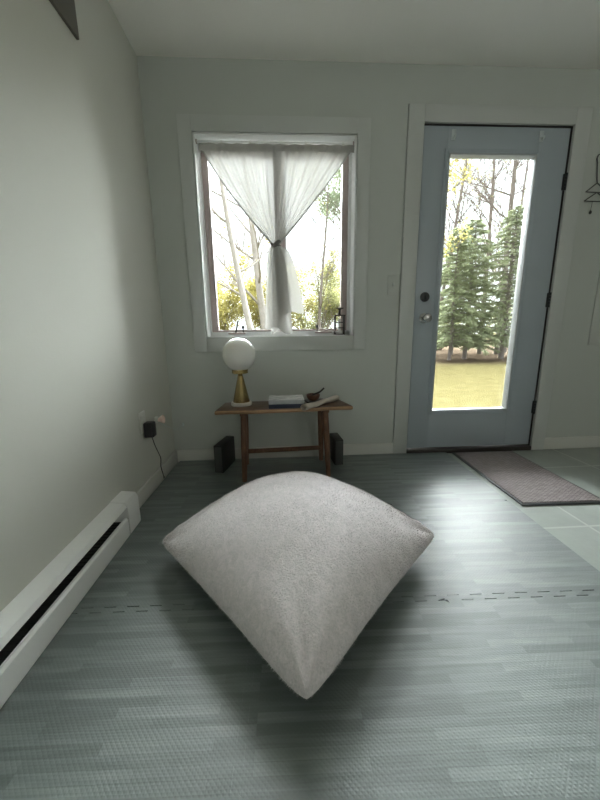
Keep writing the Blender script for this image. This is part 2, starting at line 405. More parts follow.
# ------------------------------------------------------------------ curtain and rod
rod = empty('curtain_rod', (.75, .035, 1.972), 0, 'thin pale tension rod across the top of the window holding the sheer curtain', 'curtain rod')
MB().tube([(.281-.75, 0, 0), (1.222-.75, 0, 0)], .006, 12).build('rod', M['jamb'], rod)
for x in (.284, 1.219): 
    MB().tube([(x-.003-.75, 0, 0), (x+.003-.75, 0, 0)], .012, 16).build('end_cap', M['sash'], rod)
for x in (.43, .60, .93, 1.155):
    s = MB().tube([(x-.75+.011*math.cos(a*PI/6), 0, .011*math.sin(a*PI/6)-.004) for a in range(13)], .0022, 6)
    s.box(x-.75-.007, x-.75+.007, -.010, -.005, -.022, -.004, bev=.001)
    s.build('clip', M['plastic'], rod)

KX, KZ = .735, 1.398     # the knot
cur = empty('curtain', (KX, .035, KZ), 0, 'sheer white curtain gathered into a knot at the middle of the window', 'curtain')
YC = .035
def panel_fn(side):
    top = 1.954-KZ
    def f(u, v):
        # u across the cloth (0 outer edge .. 1 inner edge), v from top to knot
        xo = (.300 if side < 0 else 1.222)-KX
        xi = (.765 if side < 0 else .735)-KX
        xt = xo+(xi-xo)*u
        xb = side*.012+(.010 if side < 0 else -.010)*u*1.0
        k = v**1.06
        sag = .020*math.sin(PI*v)*(1-u)*(1 if side < 0 else 0)*(-1)     # outer edge bows toward the middle
        x = xt*(1-k)+xb*k+sag
        z = top*(1-v)
        z -= .012*math.sin(PI*u)*(1-v)*0
        amp = .004+.011*v*(1-v)*2+.004*v
        fold = math.sin(u*PI*11+.9*side+math.sin(v*3)*.6)+.5*math.sin(u*PI*23+v*2)
        y = fold*amp*(1-.55*v) + (.006 if side < 0 else -.010)
        x += .006*math.cos(u*PI*11)*(v)*(1-v)
        return Vector((x, y, z))
    return f
for side in (-1, 1):
    MB().grid(panel_fn(side), 110, 60).build('curtain_panel', M['sheer'], cur, angle=180)
# hem band at the top (double cloth)
def band(u, v): return Vector((.300-KX+.922*u, -.012+.004*math.sin(u*PI*22), 1.959-KZ-.040*v))
MB().grid(band, 120, 4).build('top_hem', M['sheer'], cur, angle=180)
def rolled_edge(side):
    f = panel_fn(side)
    return MB().tube([f(0, k/30)+Vector((0, -.004, 0)) for k in range(31)], [.0022+.004*(k/30) for k in range(31)], 8)
for side in (-1, 1): rolled_edge(side).build('edge_roll', M['sheer'], cur, angle=180)
def tail_fn(xl, xr, zb, ph, amp, yo, skew=0):
    def f(u, v):
        k = v**.38
        x = (-.030+.055*u)*(1-k)+(xl+(xr-xl)*u)*k
        z = -zb*v + skew*u*v*v - .012*v*math.sin(u*PI*2.3+ph)
        y = yo+amp*(.25+.75*v)*math.sin(u*PI*3.4+ph)+.3*amp*math.sin(u*13+ph+v*2)
        return Vector((x, y, z))
    return f
MB().grid(tail_fn(-.085, .035, .50, .4, .016, -.012, -.02), 50, 50).build('tail', M['sheer'], cur, angle=180)
MB().grid(tail_fn(-.045, .095, .535, 2.2, .018, .008), 50, 50).build('tail', M['sheer'], cur, angle=180)
MB().grid(tail_fn(.0, .175, .43, 1.1, .010, .0, .03), 50, 50).build('tail', M['sheer'], cur, angle=180)
s = MB()
s.tube([(-.030+.004*a, -.020-.008*math.sin(a*PI/15), .010-.012*math.sin(a*.35)) for a in range(16)], [.006+.008*math.sin(PI*a/15) for a in range(16)], 10)
s.tube([(.024*math.cos(a*PI/8), .022*math.sin(a*PI/8)-.004, .002) for a in range(17)], .0075, 8)
s.build('knot_tie', M['tie'], cur)

# ------------------------------------------------------------------ door
c = empty('trim_2', (2.1, 0, 0)); c['kind'] = 'structure'
s = MB()
s.box(DX0-.098, DX0, -.017, 0, FZ, DZ1+.092, bev=.003); s.box(DX1, DX1+.098, -.017, 0, FZ, DZ1+.092, bev=.003)
s.box(DX0, DX1, -.0168, 0, DZ1, DZ1+.092, bev=.003)
P(s, 'door_casing', M['trim'], c)
s = MB(); s.box(DX0, DX0+.004, 0, T, 0, DZ1); s.box(DX1-.004, DX1, 0, T, 0, DZ1); s.box(DX0, DX1, 0, T, DZ1-.004, DZ1)
s.box(DX0+.004, DX0+.02, .064, .09, .02, DZ1-.004); s.box(DX1-.02, DX1-.004, .064, .09, .02, DZ1-.004); s.box(DX0+.004, DX1-.004, .064, .09, DZ1-.02, DZ1-.004)
P(s, 'door_jamb', M['thresh'], c, smooth=False)
P(MB().box(DX0, DX1, -.022, T+.02, FZ, .022, bev=.004), 'threshold', M['thresh'], c)

d = empty('door_1', (1.641, .004, .030)); d['kind'] = 'structure'
SX0, SX1, SZ0, SZ1 = 1.641, 2.555, .030, 2.060
GX0, GX1, GZ0, GZ1 = 1.805, 2.352, .306, 1.908     # visible glass
y0, y1 = .004, .060
fx0, fx1, fz0, fz1 = GX0-.012, GX1+.012, GZ0-.012, GZ1+.012
s = MB(); s.box(SX0, fx0, y0, y1, SZ0, SZ1, bev=.002); s.box(fx1, SX1, y0, y1, SZ0, SZ1, bev=.002)
s.box(fx0-.001, fx1+.001, y0+.0001, y1, SZ0, fz0, bev=.0015); s.box(fx0-.001, fx1+.001, y0+.0001, y1, fz1, SZ1, bev=.0015)
P(s, 'slab', M['door'], d)
# two-step raised frame round the glass
s = MB()
def ring(s, x0, x1, z0, z1, wd, ya, yb, bev):
    s.box(x0, x0+wd, ya, yb, z0, z1, bev=bev); s.box(x1-wd, x1, ya, yb, z0, z1, bev=bev)
    s.box(x0+wd, x1-wd, ya, yb, z0, z0+wd, bev=bev); s.box(x0+wd, x1-wd, ya, yb, z1-wd, z1, bev=bev)
ring(s, GX0-.030, GX1+.030, GZ0-.030, GZ1+.030, .014, y0-.006, y0+.002, .002)
ring(s, GX0-.018, GX1+.018, GZ0-.018, GZ1+.018, .012, y0-.011, y0+.006, .003)
P(s, 'glass_molding', M['door'], d)
s = MB(); ring(s, GX0-.007, GX1+.007, GZ0-.007, GZ1+.007, .009, y0-.008, y0+.046, .002)
P(s, 'glass_stop', M['lite'], d)
P(MB().box(GX0-.004, GX1+.004, y0+.044, y0+.050, GZ0-.004, GZ1+.004), 'glass_pane', M['glass'], d, smooth=False)
rx = Matrix.Rotation(R(90), 4, 'X')
s = MB().lathe([(0, 0), (.031, 0), (.031, .006), (.026, .012), (.012, .013)], n=32)
s.box(-.005, .005, -.016, .016, .012, .030, bev=.002)
s.bm.transform(Matrix.Translation((1.705, y0, 1.078)) @ rx)
P(s, 'deadbolt', M['hinge'], d)
s = MB().lathe([(0, 0), (.033, 0), (.033, .005), (.028, .009), (.013, .012), (.012, .030), (.018, .036), (.027, .046), (.029, .056), (.026, .066), (.016, .071), (0, .072)], n=36)
s.bm.transform(Matrix.Translation((1.708, y0, .942)) @ rx)
P(s, 'door_knob', M['nickel'], d)
for z in (1.763, 1.051, .312):
    s = MB()
    for k in range(5): s.tube([(2.5585, -.006, z-.048+k*.0195), (2.5585, -.006, z-.048+k*.0195+.018)], .0075, 12)
    s.box(2.545, 2.5575, -.002, .004, z-.046, z+.046)
    P(s, 'hinge', M['hinge'], d)
# two clear adhesive hooks at the top of the door
for x, lb in ((1.822, 'clear adhesive hook at the top left of the door, nearer the window'), (2.372, 'clear adhesive hook at the top right of the door, nearer the hinges')):
    e = empty('adhesive_hook', (x, y0, 2.012), 0, lb, 'hook', 'clear hooks stuck on the door')
    MB().box(-.013, .013, -.004, 0, -.03, .03, bev=.003).build('backplate', M['clear'], e)
    MB().tube([(0, -.003, -.005), (0, -.010, -.018), (0, -.020, -.026), (0, -.027, -.020), (0, -.028, -.008)], .0045, 10).build('hook_arm', M['clear'], e)

# ------------------------------------------------------------------ wire hanging right of the door
e = empty('wire_wall_hanging', (2.785, -.012, 1.86), 0, 'dark bent-wire wall ornament of stacked triangles hanging right of the door', 'wall hanging')
s = MB()
s.tube([(.0, .010, .050), (-.020, 0, .058), (-.042, 0, .050), (-.048, 0, .03), (-.040, 0, .005), (-.034, 0, -.04), (-.028, 0, -.08), (-.022, 0, -.105)], .0036, 8)
s.build('hook_wire', M['wire'], e)
def tri(s, a, b_, c_, r=.0033):
    s.tube([a, b_], r, 8); s.tube([b_, c_], r, 8); s.tube([c_, a], r, 8)
s = MB(); tri(s, (-.022, 0, -.105), (-.088, 0, -.156), (.062, 0, -.162)); s.build('upper_triangle', M['wire'], e)
s = MB(); tri(s, (-.018, -.004, -.160), (-.094, -.004, -.210), (.07, -.004, -.214)); s.build('lower_triangle', M['wire'], e)
s = MB(); s.tube([(-.035, 0, -.212), (-.038, 0, -.262)], .0012, 6)
s.lathe([(0, -.014), (.007, -.008), (.008, 0), (.004, .008), (0, .012)], (-.038, 0, -.272), 14)
s.build('pendant', M['wire'], e)
MB().tube([(0.0, .012, .062), (.0, -.006, .062)], .003, 8).build('nail', M['wire'], e)

# ------------------------------------------------------------------ dark panel high on the left wall
o = MB().box(0, .012, -.30, .365, 0, .36, bev=.002).build('wall_panel', M['panel']); o.location = (0, -1.0, 1.971)
tag(o, 'dark grey-brown flat panel mounted high on the left wall', 'panel')

# ------------------------------------------------------------------ baseboard heater
e = empty('baseboard_heater', (0, -.755, 0), 0, 'long white enamel baseboard heater running along the left wall', 'heater')
L = 2.6
def extr(s, poly, ya, yb):   # poly in (x,z)
    t = bmesh.new()
    a = [t.verts.new((x, ya, z)) for x, z in poly]; bb = [t.verts.new((x, yb, z)) for x, z in poly]
    t.faces.new(a); t.faces.new(bb[::-1]); n = len(poly)
    for i in range(n): t.faces.new((a[i], bb[i], bb[(i+1) % n], a[(i+1) % n]))
    bmesh.ops.recalc_face_normals(t, faces=t.faces); s.merge(t)
s = MB(); extr(s, [(.001, .004), (.006, .004), (.006, .150), (.058, .148), (.066, .131), (.069, .132), (.061, .1505), (.001, .157)], -L, -.102)
s.build('back_and_hood', M['heater'], e, angle=25)
s = MB(); extr(s, [(.062, .006), (.069, .002), (.0705, .078), (.064, .085), (.056, .085), (.056, .081), (.062, .079)], -L, -.110)
s.build('front_cover', M['heater'], e, angle=25)
s = MB(); s.box(.0065, .050, -L, -.125, .02, .076)
for k in range(120): s.box(.010, .050, -L+.03+k*.0205, -L+.032+k*.0205, .02, .078)
s.build('fins', M['fin'], e, smooth=False)
s = MB(); extr(s, [(.0, .004), (.069, .002), (.0715, .010), (.0715, .130), (.062, .1525), (.0, .159)], -.105, 0)
s.build('end_cap', M['heater'], e, angle=25)

# ------------------------------------------------------------------ outlet, adapter, night light, cord
e = empty('wall_outlet', (0, -.46, .405), 0, 'white duplex outlet plate low on the left wall near the corner', 'outlet')
MB().box(0, .006, -.037, .037, -.057, .057, bev=.002).build('outlet_plate', M['plastic'], e)
s = MB(); s.box(.005, .009, -.017, .017, .006, .036, bev=.001); s.box(.005, .009, -.017, .017, -.036, -.006, bev=.001)
s.build('sockets', M['plastic'], e)
e = empty('power_adapter', (.009, -.452, .372), 0, 'chunky black power adapter plugged into the left wall outlet', 'power adapter')
MB().box(0, .050, -.026, .026, -.052, .030, bev=.008, seg=3).build('adapter_body', M['black'], e)
s = MB()
cp = [(.028, 0, -.050), (.030, .004, -.06), (.034, .02, -.11), (.035, .05, -.16), (.030, .085, -.20), (.026, .10, -.225), (.028, .085, -.262), (.034, .085, -.30), (.030, .105, -.335), (.024, .120, -.352), (.022, .135, -.3485)]
def smooth_path(pts, n=6):
    pts = [Vector(p) for p in pts]; out = []
    for i in range(len(pts)-1):
        p0 = pts[max(i-1, 0)]; p1 = pts[i]; p2 = pts[i+1]; p3 = pts[min(i+2, len(pts)-1)]
        for k in range(n):
            t = k/n
            out.append(.5*((2*p1)+(-p0+p2)*t+(2*p0-5*p1+4*p2-p3)*t*t+(-p0+3*p1-3*p2+p3)*t**3))
    out.append(pts[-1]); return out
s.tube(smooth_path(cp), .0022, 8); s.build('power_cord', M['black'], e)
e = empty('night_light', (.004, -.30, .372), 0, 'small pinkish white plug-in light beside the black adapter', 'night light')
MB().box(0, .020, -.014, .014, -.016, .020, bev=.005).build('light_body', M['plastic'], e)
s = MB().lathe([(0, 0), (.010, 0), (.014, .008), (.024, .026), (.026, .030), (.020, .028), (.010, .012), (0, .010)], n=20)
s.bm.transform(Matrix.Translation((.020, 0, .0)) @ Matrix.Rotation(R(80), 4, 'Y'))
s.build('light_shade', M['pink'], e)
s = MB().tube(smooth_path([(.02, .0, -.012), (.05, .04, -.05), (.085, .09, -.085), (.10, .13, -.085), (.115, .16, -.075)]), .0016, 6)
s.lathe([(0, 0), (.006, .004), (.009, .016), (.006, .026), (0, .03)], (.112, .155, -.090), 12)
s.build('clear_lead', M['clear'], e)

# ------------------------------------------------------------------ bench
BR = R(3.2)
e = empty('bench', (.760, -.215, 0), BR, 'small live-edge wooden bench on four turned legs under the window', 'bench')
random.seed(4)
def slab_outline(off=0):
    pts = []
    n = 44
    for i in range(n+1):
        t = i/n; x = -.405+.81*t
        y = -.122+off+.007*math.sin(t*7+1)+.005*math.sin(t*17)+.010*math.exp(-((t-.62)/.06)**2)
        pts.append((x, y))
    for i in range(n+1):
        t = 1-i/n; x = -.372+.735*t
        y = .122-off+.006*math.sin(t*9)
        pts.append((x, y))
    return pts
def loft(s, loops):
    bm = s.bm; V = [[bm.verts.new(p) for p in lp] for lp in loops]; n = len(V[0])
    for A, B in zip(V, V[1:]):
        for i in range(n): bm.faces.new((A[i], A[(i+1) % n], B[(i+1) % n], B[i]))
    return V
s = MB()
V = loft(s, [[(x*.985, y, .402) for x, y in slab_outline(.012)], [(x, y, .410) for x, y in slab_outline(.003)], [(x, y, .419) for x, y in slab_outline(0)], [(x*.995, y, .4255) for x, y in slab_outline(.004)]])
s.bm.faces.new(V[0][::-1])
s.build('live_edge', M['edge'], e, angle=60)
s = MB(); V = loft(s, [[(x*.993, y, .4205) for x, y in slab_outline(.0055)], [(x*.993, y, .4265) for x, y in slab_outline(.0055)], [(x*.985, y, .4285) for x, y in slab_outline(.010)]])
s.bm.faces.new(V[-1]); s.bm.faces.new(V[0][::-1])
s.build('seat_slab', M['bench'], e, angle=60)
for sx in (-1, 1):
    for sy in (-1, 1):
        tx, ty = sx*.243, sy*.085; bx_, by = sx*.252, (-.150 if sy < 0 else .115)
        s = MB().tube([Vector((tx+(bx_-tx)*t, ty+(by-ty)*t, .405*(1-t)+.0025)) for t in [k/10 for k in range(11)]],
                      [.019-.002*abs(t-.3)-.006*max(0, t-.5)*1.2 for t in [k/10 for k in range(11)]], 20)
        s.build('leg', M['leg'], e)
for sx in (-1, 1):
    MB().box(sx*.243-.022, sx*.243+.022, -.105, .105, .388, .404, bev=.004).build('batten', M['leg'], e)
MB().tube([(-.247, .095, .098), (.247, .095, .098)], .015, 14).build('stretcher', M['leg'], e)
BT = .4287

# ------------------------------------------------------------------ globe lamp
e = empty('globe_lamp', (.500, -.205, BT), 0, 'table lamp with white opal globe on a brass cone and marble disc', 'lamp')
MB().lathe([(0, 0), (.060, 0), (.063, .003), (.063, .017), (.060, .021), (0, .021)], n=48).build('marble_base', M['marble'], e)
MB().lathe([(0, .021), (.050, .021), (.051, .024), (.015, .186), (.013, .190), (.013, .200), (0, .200)], n=48).build('brass_cone', M['brass'], e)
MB().lathe([(0, .197), (.046, .197), (.048, .199), (.048, .219), (.046, .221), (0, .221)], n=48).build('collar', M['brass'], e)
gr = .0985; n = 28
MB().lathe([(gr*math.cos(a), gr*math.sin(a)) for a in [-R(66)+(R(156))*k/n for k in range(n)]]+[(0, gr)], (0, 0, .221+gr*math.sin(R(66))-.004), n=56).build('globe', M['opal'], e, angle=180)

# ------------------------------------------------------------------ book, tray, bowl, spoon, rolled cloth
def book_cover_mat():
    N = NT('book_cover'); b = N.n('BsdfPrincipled'); tc = N.n('TexCoord')
    nz = N.n('TexNoise'); N.setv(nz, Scale=22, Detail=3); 
    mp = N.n('Mapping'); mp.inputs['Scale'].default_value = (1, 3, 1); N.l(tc.outputs['Object'], mp.inputs[0]); N.l(mp.outputs[0], nz.inputs['Vector'])
    cr = N.n('ValToRGB'); e = cr.color_ramp.elements; e[0].position = .40; e[0].color = (.42, .42, .43, 1); e[1].position = .60; e[1].color = (.85, .85, .82, 1)
    N.l(nz.outputs['Fac'], cr.inputs[0]); N.l(cr.outputs[0], b.inputs['Base Color']); b.inputs['Roughness'].default_value = .3
    N.l(b.outputs[0], N.out.inputs[0]); return N.m
def book(z, th, cover, spine, rz, w_, label):
    e = empty('book', (.775, -.250, BT+z), R(rz), label, 'book', 'books lying on the bench')
    MB().box(-w_+.002, w_-.002, -.072, .073, .003, th-.003).build('pages', M['pages'], e, smooth=False)
    MB().box(-w_, w_, -.079, .076, 0, .0030, bev=.001).build('back_cover', cover, e)
    MB().box(-w_, w_, -.079, .076, th-.003, th, bev=.001).build('front_cover', cover, e)
    MB().box(-w_, w_, -.082, -.0768, 0, th, bev=.002).build('spine', spine, e)
book(0, .025, M['spine'], M['spine'], 1.5, .106, 'navy hardback book lying at the bottom of the stack on the bench')
book(.0253, .024, book_cover_mat(), M['grey_spine'], .3, .104, 'pale grey mottled book lying on top of the navy book')
e = tag(MB().box(-.062, .062, -.045, .045, 0, .012, bev=.004).build('tray', M['black'], origin=None), 'flat black tray under the wooden bowl on the bench', 'tray')
e.location = (.960, -.175, BT); e.rotation_euler = (0, 0, R(10))
e = tag(MB().lathe([(0, 0), (.020, 0), (.034, .010), (.042, .028), (.043, .040), (.040, .040), (.037, .026), (.028, .012), (0, .008)], n=36).build('bowl', M['bowl']),
        'small brown wooden bowl on the black tray behind the rolled cloth', 'bowl'); e.location = (.945, -.185, BT+.012)
s = MB().tube(smooth_path([(-.030, -.012, .0), (0, 0, .012), (.035, .012, .024), (.062, .020, .046)]), [.006]*12+[.0055]*6+[.006], 10)
s.lathe([(0, -.008), (.010, -.005), (.013, 0), (.010, .005), (0, .008)], (-.030, -.012, .002), 16)
e = tag(s.build('spoon', M['spoon']), 'dark wooden spoon resting across the brown bowl', 'spoon'); e.location = (.953, -.190, BT+.041)
# rolled cloth
e = empty('cloth_roll', (.985, -.272, BT), R(49), 'pale loosely rolled cloth lying diagonally at the right of the bench', 'cloth roll')
def roll(u, v):
    a = u*2*PI*2.6; r = .0085+.0085*u
    x = -.175+.35*v; fl = 1+.12*math.sin(v*9)+.25*max(0, .12-v)/.12
    return Vector((x, r*math.cos(a)*1.25*fl, .0175+r*math.sin(a)*.95*fl+.002*math.sin(v*14)*u))
s = MB().grid(roll, 90, 30); o = s.build('roll', M['cloth'], e, angle=180)
md = o.modifiers.new('s', 'SOLIDIFY'); md.thickness = .0015

# ------------------------------------------------------------------ slim dark boxes on the floor
def slim_box(name, loc, rz, label, wd=.058, dp=.20, h=.178):
    e = empty(name, loc, rz, label, 'box', 'slim dark boxes on the floor by the bench')
    MB().box(-wd/2, wd/2, -dp/2+.006, dp/2, 0, h, bev=.004).build('case', M['box'], e)
    MB().box(-wd/2+.005, wd/2-.005, -dp/2, -dp/2+.008, .006, h-.008, bev=.003).build('front_face', M['boxface'], e)
    return e
slim_box('slim_box', (.365, -.140, .0), R(-13), 'slim dark box standing on edge left of the bench', dp=.215)
slim_box('slim_box', (1.108, -.105, .0), R(4), 'slim dark box standing on edge behind the right bench leg', h=.172, dp=.17)

# ------------------------------------------------------------------ foam floor mats
MATROT = R(-1.6)
root_c = Vector((1.92, -.09, 0))
def tooth_edge(p, q, n, depth, inset):
    """jigsaw polyline from p to q (2D), teeth alternate on both sides; inset shifts it to the left of travel"""
    p = Vector(p); q = Vector(q); d = (q-p); L_ = d.length; d.normalize(); nrm = Vector((-d.y, d.x))
    pts = []; per = L_/n
    for k in range(n):
        s0 = k*per
        sg = 1
        for t, o_ in ((.0, -1), (.235, -1), (.205, 1), (.545+.2, 1), (.715, -1)):
            pts.append(p+d*(s0+t*per)+nrm*(o_*depth/2))
    pts.append(p+d*L_+nrm*(-depth/2))
    return [x_+nrm*inset for x_ in pts]
X_S = [.030, .690, 1.300, 1.915]; Y_S = [-.020, -.705, -1.312, -1.922]
LBL = [['teal wood-print foam mat in the left corner beneath the lamp end of the bench', 'teal wood-print foam mat under the right half of the bench, behind the pillow', 'teal wood-print foam mat in front of the door, left of the door mat'],
       ['teal wood-print foam mat between the heater end and the left corner of the pillow', 'teal wood-print foam mat mostly covered by the middle of the pillow', 'teal wood-print foam mat at the right corner of the pillow, beside the tiles'],
       ['teal wood-print foam mat at the near left corner of the floor beside the heater', 'teal wood-print foam mat under the near tip of the pillow', 'teal wood-print foam mat at the near right, nearest the camera']]
def lerp(a, b_, t): return a+(b_-a)*t
for j in range(3):
    for i in range(3):
        xa, xb = X_S[i], X_S[i+1]; yb_, ya = Y_S[j], Y_S[j+1]    # ya < yb_
        gv = .0001; gl = .0015 if j == 2 else .0001; gu = .0015 if j == 1 else .0001
        nx = max(6, round((xb-xa)/.076)); ny = max(6, round((yb_-ya)/.076))
        # counter-clockwise: bottom, right, top, left; interior is on the left of travel
        poly = []
        bot = tooth_edge((xa, ya), (xb, ya), nx, .020, gu) if j < 2 else [Vector((xa, ya)), Vector((xb, ya))]
        rgt = tooth_edge((xb, ya), (xb, yb_), ny, .020, gv) if i < 2 else [Vector((xb, ya)), Vector((xb, yb_))]
        top = tooth_edge((xa, yb_), (xb, yb_), nx, .020, -gl) if j > 0 else [Vector((xa, yb_)), Vector((xb, yb_))]
        lft = tooth_edge((xa, ya), (xa, yb_), ny, .020, -gv) if i > 0 else [Vector((xa, ya)), Vector((xa, yb_))]
        poly = bot[:-1]+rgt[:-1]+top[::-1][:-1]+lft[::-1][:-1]
        s = MB().prism([(v.x, v.y) for v in poly], FZ+.0002, 0)
        o = s.build('foam_mat', M['foam'], smooth=False, origin=None)
        cx, cy = (xa+xb)/2, (ya+yb_)/2
        # keep world coordinates for the print, rotate about the far right corner
        o.matrix_world = Matrix.Translation(root_c) @ Matrix.Rotation(MATROT, 4, 'Z') @ Matrix.Translation(-root_c)
        tag(o, LBL[j][i], 'floor mat', 'interlocking teal foam floor mats')

# ------------------------------------------------------------------ door mat
e = empty('door_mat', (2.175, -.395, FZ), R(-1.5), 'taupe woven door mat with dark rubber border in front of the door', 'door mat')
hw, hl = .222, .366
MB().box(-hw, hw, -hl, hl, 0, .008, bev=.003).build('rubber_border', M['rubber'], e)
MB().box(-hw+.014, hw-.014, -hl+.016, hl-.016, .006, .0115, bev=.002).build('woven_top', M['rug'], e)

# ------------------------------------------------------------------ pillow
def pillow():
    A = .392                      # half side
    n = 150
    HT, HB = .196, .095           # top / bottom bulge
    zc = .098                     # seam height
    rot = R(42.5)
    ca, sa = math.cos(rot), math.sin(rot)
    cx, cy = .804, -1.050
    def base(u, v):
        # plan outline: concave sides, drawn-out corners
        fr_ = .055 if (u < 0 and v < 0) else .055
        cc = (.060 if u > 0 else .022); cd = (.060 if v > 0 else .022)
        px = u*A*(1.015-cc*(1-v*v)*abs(u)**2-fr_*(abs(u*v))**5)
        py = v*A*(1.01-cd*(1-u*u)*abs(v)**2-fr_*(abs(u*v))**5)
        return px, py
    def f(u, v, top):
        px, py = base(u, v)
        e_ = max(0, (1-u*u)*(1-v*v))
        h = e_**.40
        rr = (1-abs(u)**3.0)*(1-abs(v)**3.0)
        h = (.5*h+.5*e_**.8)*(1-.16*max(0, u))
        for su in (-1, 1): h *= 1-.38*math.exp(-((u-su)**2+(v+su)**2)/.22)
        # corner pull folds
        cr = 0
        for su in (-1, 1):
            for sv in (-1, 1):
                du, dv = su*u, sv*v
                if du > 0 and dv > 0:
                    dist = math.hypot(1-du, 1-dv); ang = math.atan2(1-dv, 1-du)
                    cr += math.exp(-(dist/.42)**2)*math.sin(ang*9+su*1.3+sv)*.007*min(1, dist/.12)
        fw_ = max(0, -(u+v)/2)**2
        X = px*ca-py*sa+cx+.010*fw_; Y = px*sa+py*ca+cy-.042*fw_
        und = noise.noise(Vector((X*5, Y*5, 2.0 if top else 8.0)))*.010*h
        # seams gather: small puckers along the edges
        ed = max(abs(u), abs(v))
        puck = .0035*math.sin((v if abs(u) > abs(v) else u)*38)*math.exp(-((1-ed)/.07)**2)*(1 if ed < .999 else 0)
        sl = .018*((u+v)*0)                   # level
        if top:
            Z = zc+HT*h+cr*1.2+und+puck
        else:
            Z = zc-HB*(h**.8)*1.25+cr*.4
        # corners droop a little toward the floor
        dc = max(0, abs(u)+abs(v)-1.25)/.75
        Z -= (.018 if (u < 0 and v < 0) else .024)*dc*dc
        Z = max(Z, .0015)
        return Vector((X, Y, Z))
    bm = bmesh.new(); g = {}
    for i in range(n+1):
        for j in range(n+1):
            # finer sampling toward the rim
            u = math.sin((i/n-.5)*PI); v = math.sin((j/n-.5)*PI)
            u = .6*u+.4*(2*i/n-1); v = .6*v+.4*(2*j/n-1)
            rim = i in (0, n) or j in (0, n)
            p = f(u, v, True)
            if rim: g[i, j, 0] = g[i, j, 1] = bm.verts.new(f(u, v, False) if False else p)
            else:
                g[i, j, 0] = bm.verts.new(p); g[i, j, 1] = bm.verts.new(f(u, v, False))
    for i in range(n):
        for j in range(n):
            bm.faces.new((g[i, j, 0], g[i+1, j, 0], g[i+1, j+1, 0], g[i, j+1, 0]))
            bm.faces.new((g[i, j, 1], g[i, j+1, 1], g[i+1, j+1, 1], g[i+1, j, 1]))
    bm.normal_update()
    # fine pile: short tapering fibres grown from the surface as real geometry
    rnd = random.Random(7)
    faces = list(bm.faces)
    areas = [x.calc_area() for x in faces]
    cum = []; t = 0
    for a in areas: t += a; cum.append(t)
    import bisect
    verts = []; tris = []
    for k in range(90000):
        fc = faces[min(len(faces)-1, bisect.bisect(cum, rnd.random()*t))]
        v0, v1, v2, v3 = [x.co for x in fc.verts]
        a, b_ = rnd.random(), rnd.random()
        p = (v0*(1-a)+v1*a)*(1-b_)+(v3*(1-a)+v2*a)*b_
        if p.z < .01: continue
        nn = fc.normal
        sw = noise.noise_vector(p*16)
        dr = (nn*.75+Vector((rnd.uniform(-1, 1), rnd.uniform(-1, 1), rnd.uniform(-1, 1)))*.5+sw*1.3).normalized()
        if dr.dot(nn) < .12: dr = (dr+nn*(.3-dr.dot(nn))).normalized()
        ln = rnd.uniform(.0035, .0075)
        sd = dr.cross(nn)
        if sd.length < 1e-4: continue
        sd = sd.normalized()*.00055
        i0 = len(verts); verts += [p-sd-nn*.0005, p+sd-nn*.0005, p+dr*ln]; tris.append((i0, i0+1, i0+2))
    c0 = Vector((cx, cy, 0))
    bm.transform(Matrix.Translation(-c0))
    me = bpy.data.meshes.new('pillow'); bm.to_mesh(me); bm.free(); me.materials.append(M['plush'])
    for p_ in me.polygons: p_.use_smooth = True
    o = link(bpy.data.objects.new('floor_pillow', me)); o.location = c0
    tag(o, 'large square fluffy pale grey floor pillow lying on the foam mats', 'pillow')
    mp = bpy.data.meshes.new('pile'); mp.from_pydata([v-c0 for v in verts], [], tris); mp.materials.append(M['plush'])
    q = link(bpy.data.objects.new('plush_pile', mp), o); q['kind'] = 'stuff'
    return o
pillow()

# ------------------------------------------------------------------ outside
GZ = -.22
struct_l = MB()
def hill(u, v):
    x = -30+70*u; y = -18+68*v
    return Vector((x, y, GZ+.02*math.sin(x*.6)*min(1, max(0, y)/5)+max(0, y-14)*.01))
struct_l.grid(hill, 60, 50)
o = struct_l.build('lawn', M['grass'], angle=180); tag(o, 'yellow-green autumn lawn outside the glass door', 'lawn'); o['kind'] = 'structure'

def quad_leaf(V, F, p, d, w, l, rnd):
    d = d.normalized(); s_ = d.cross(Vector((rnd.uniform(-1, 1), rnd.uniform(-1, 1), rnd.uniform(-1, 1))))
    if s_.length < 1e-3: return
    s_ = s_.normalized()*w*.5; i = len(V)
    V += [p, p+d*l*.5+s_, p+d*l, p+d*l*.5-s_]; F.append((i, i+1, i+2, i+3))

def leaves_obj(V, F, mat, parent, base, name='foliage'):
    me = bpy.data.meshes.new(name); me.from_pydata([v-base for v in V], [], F); me.materials.append(mat)
    o = bpy.data.objects.new(name, me); link(o, parent); return o

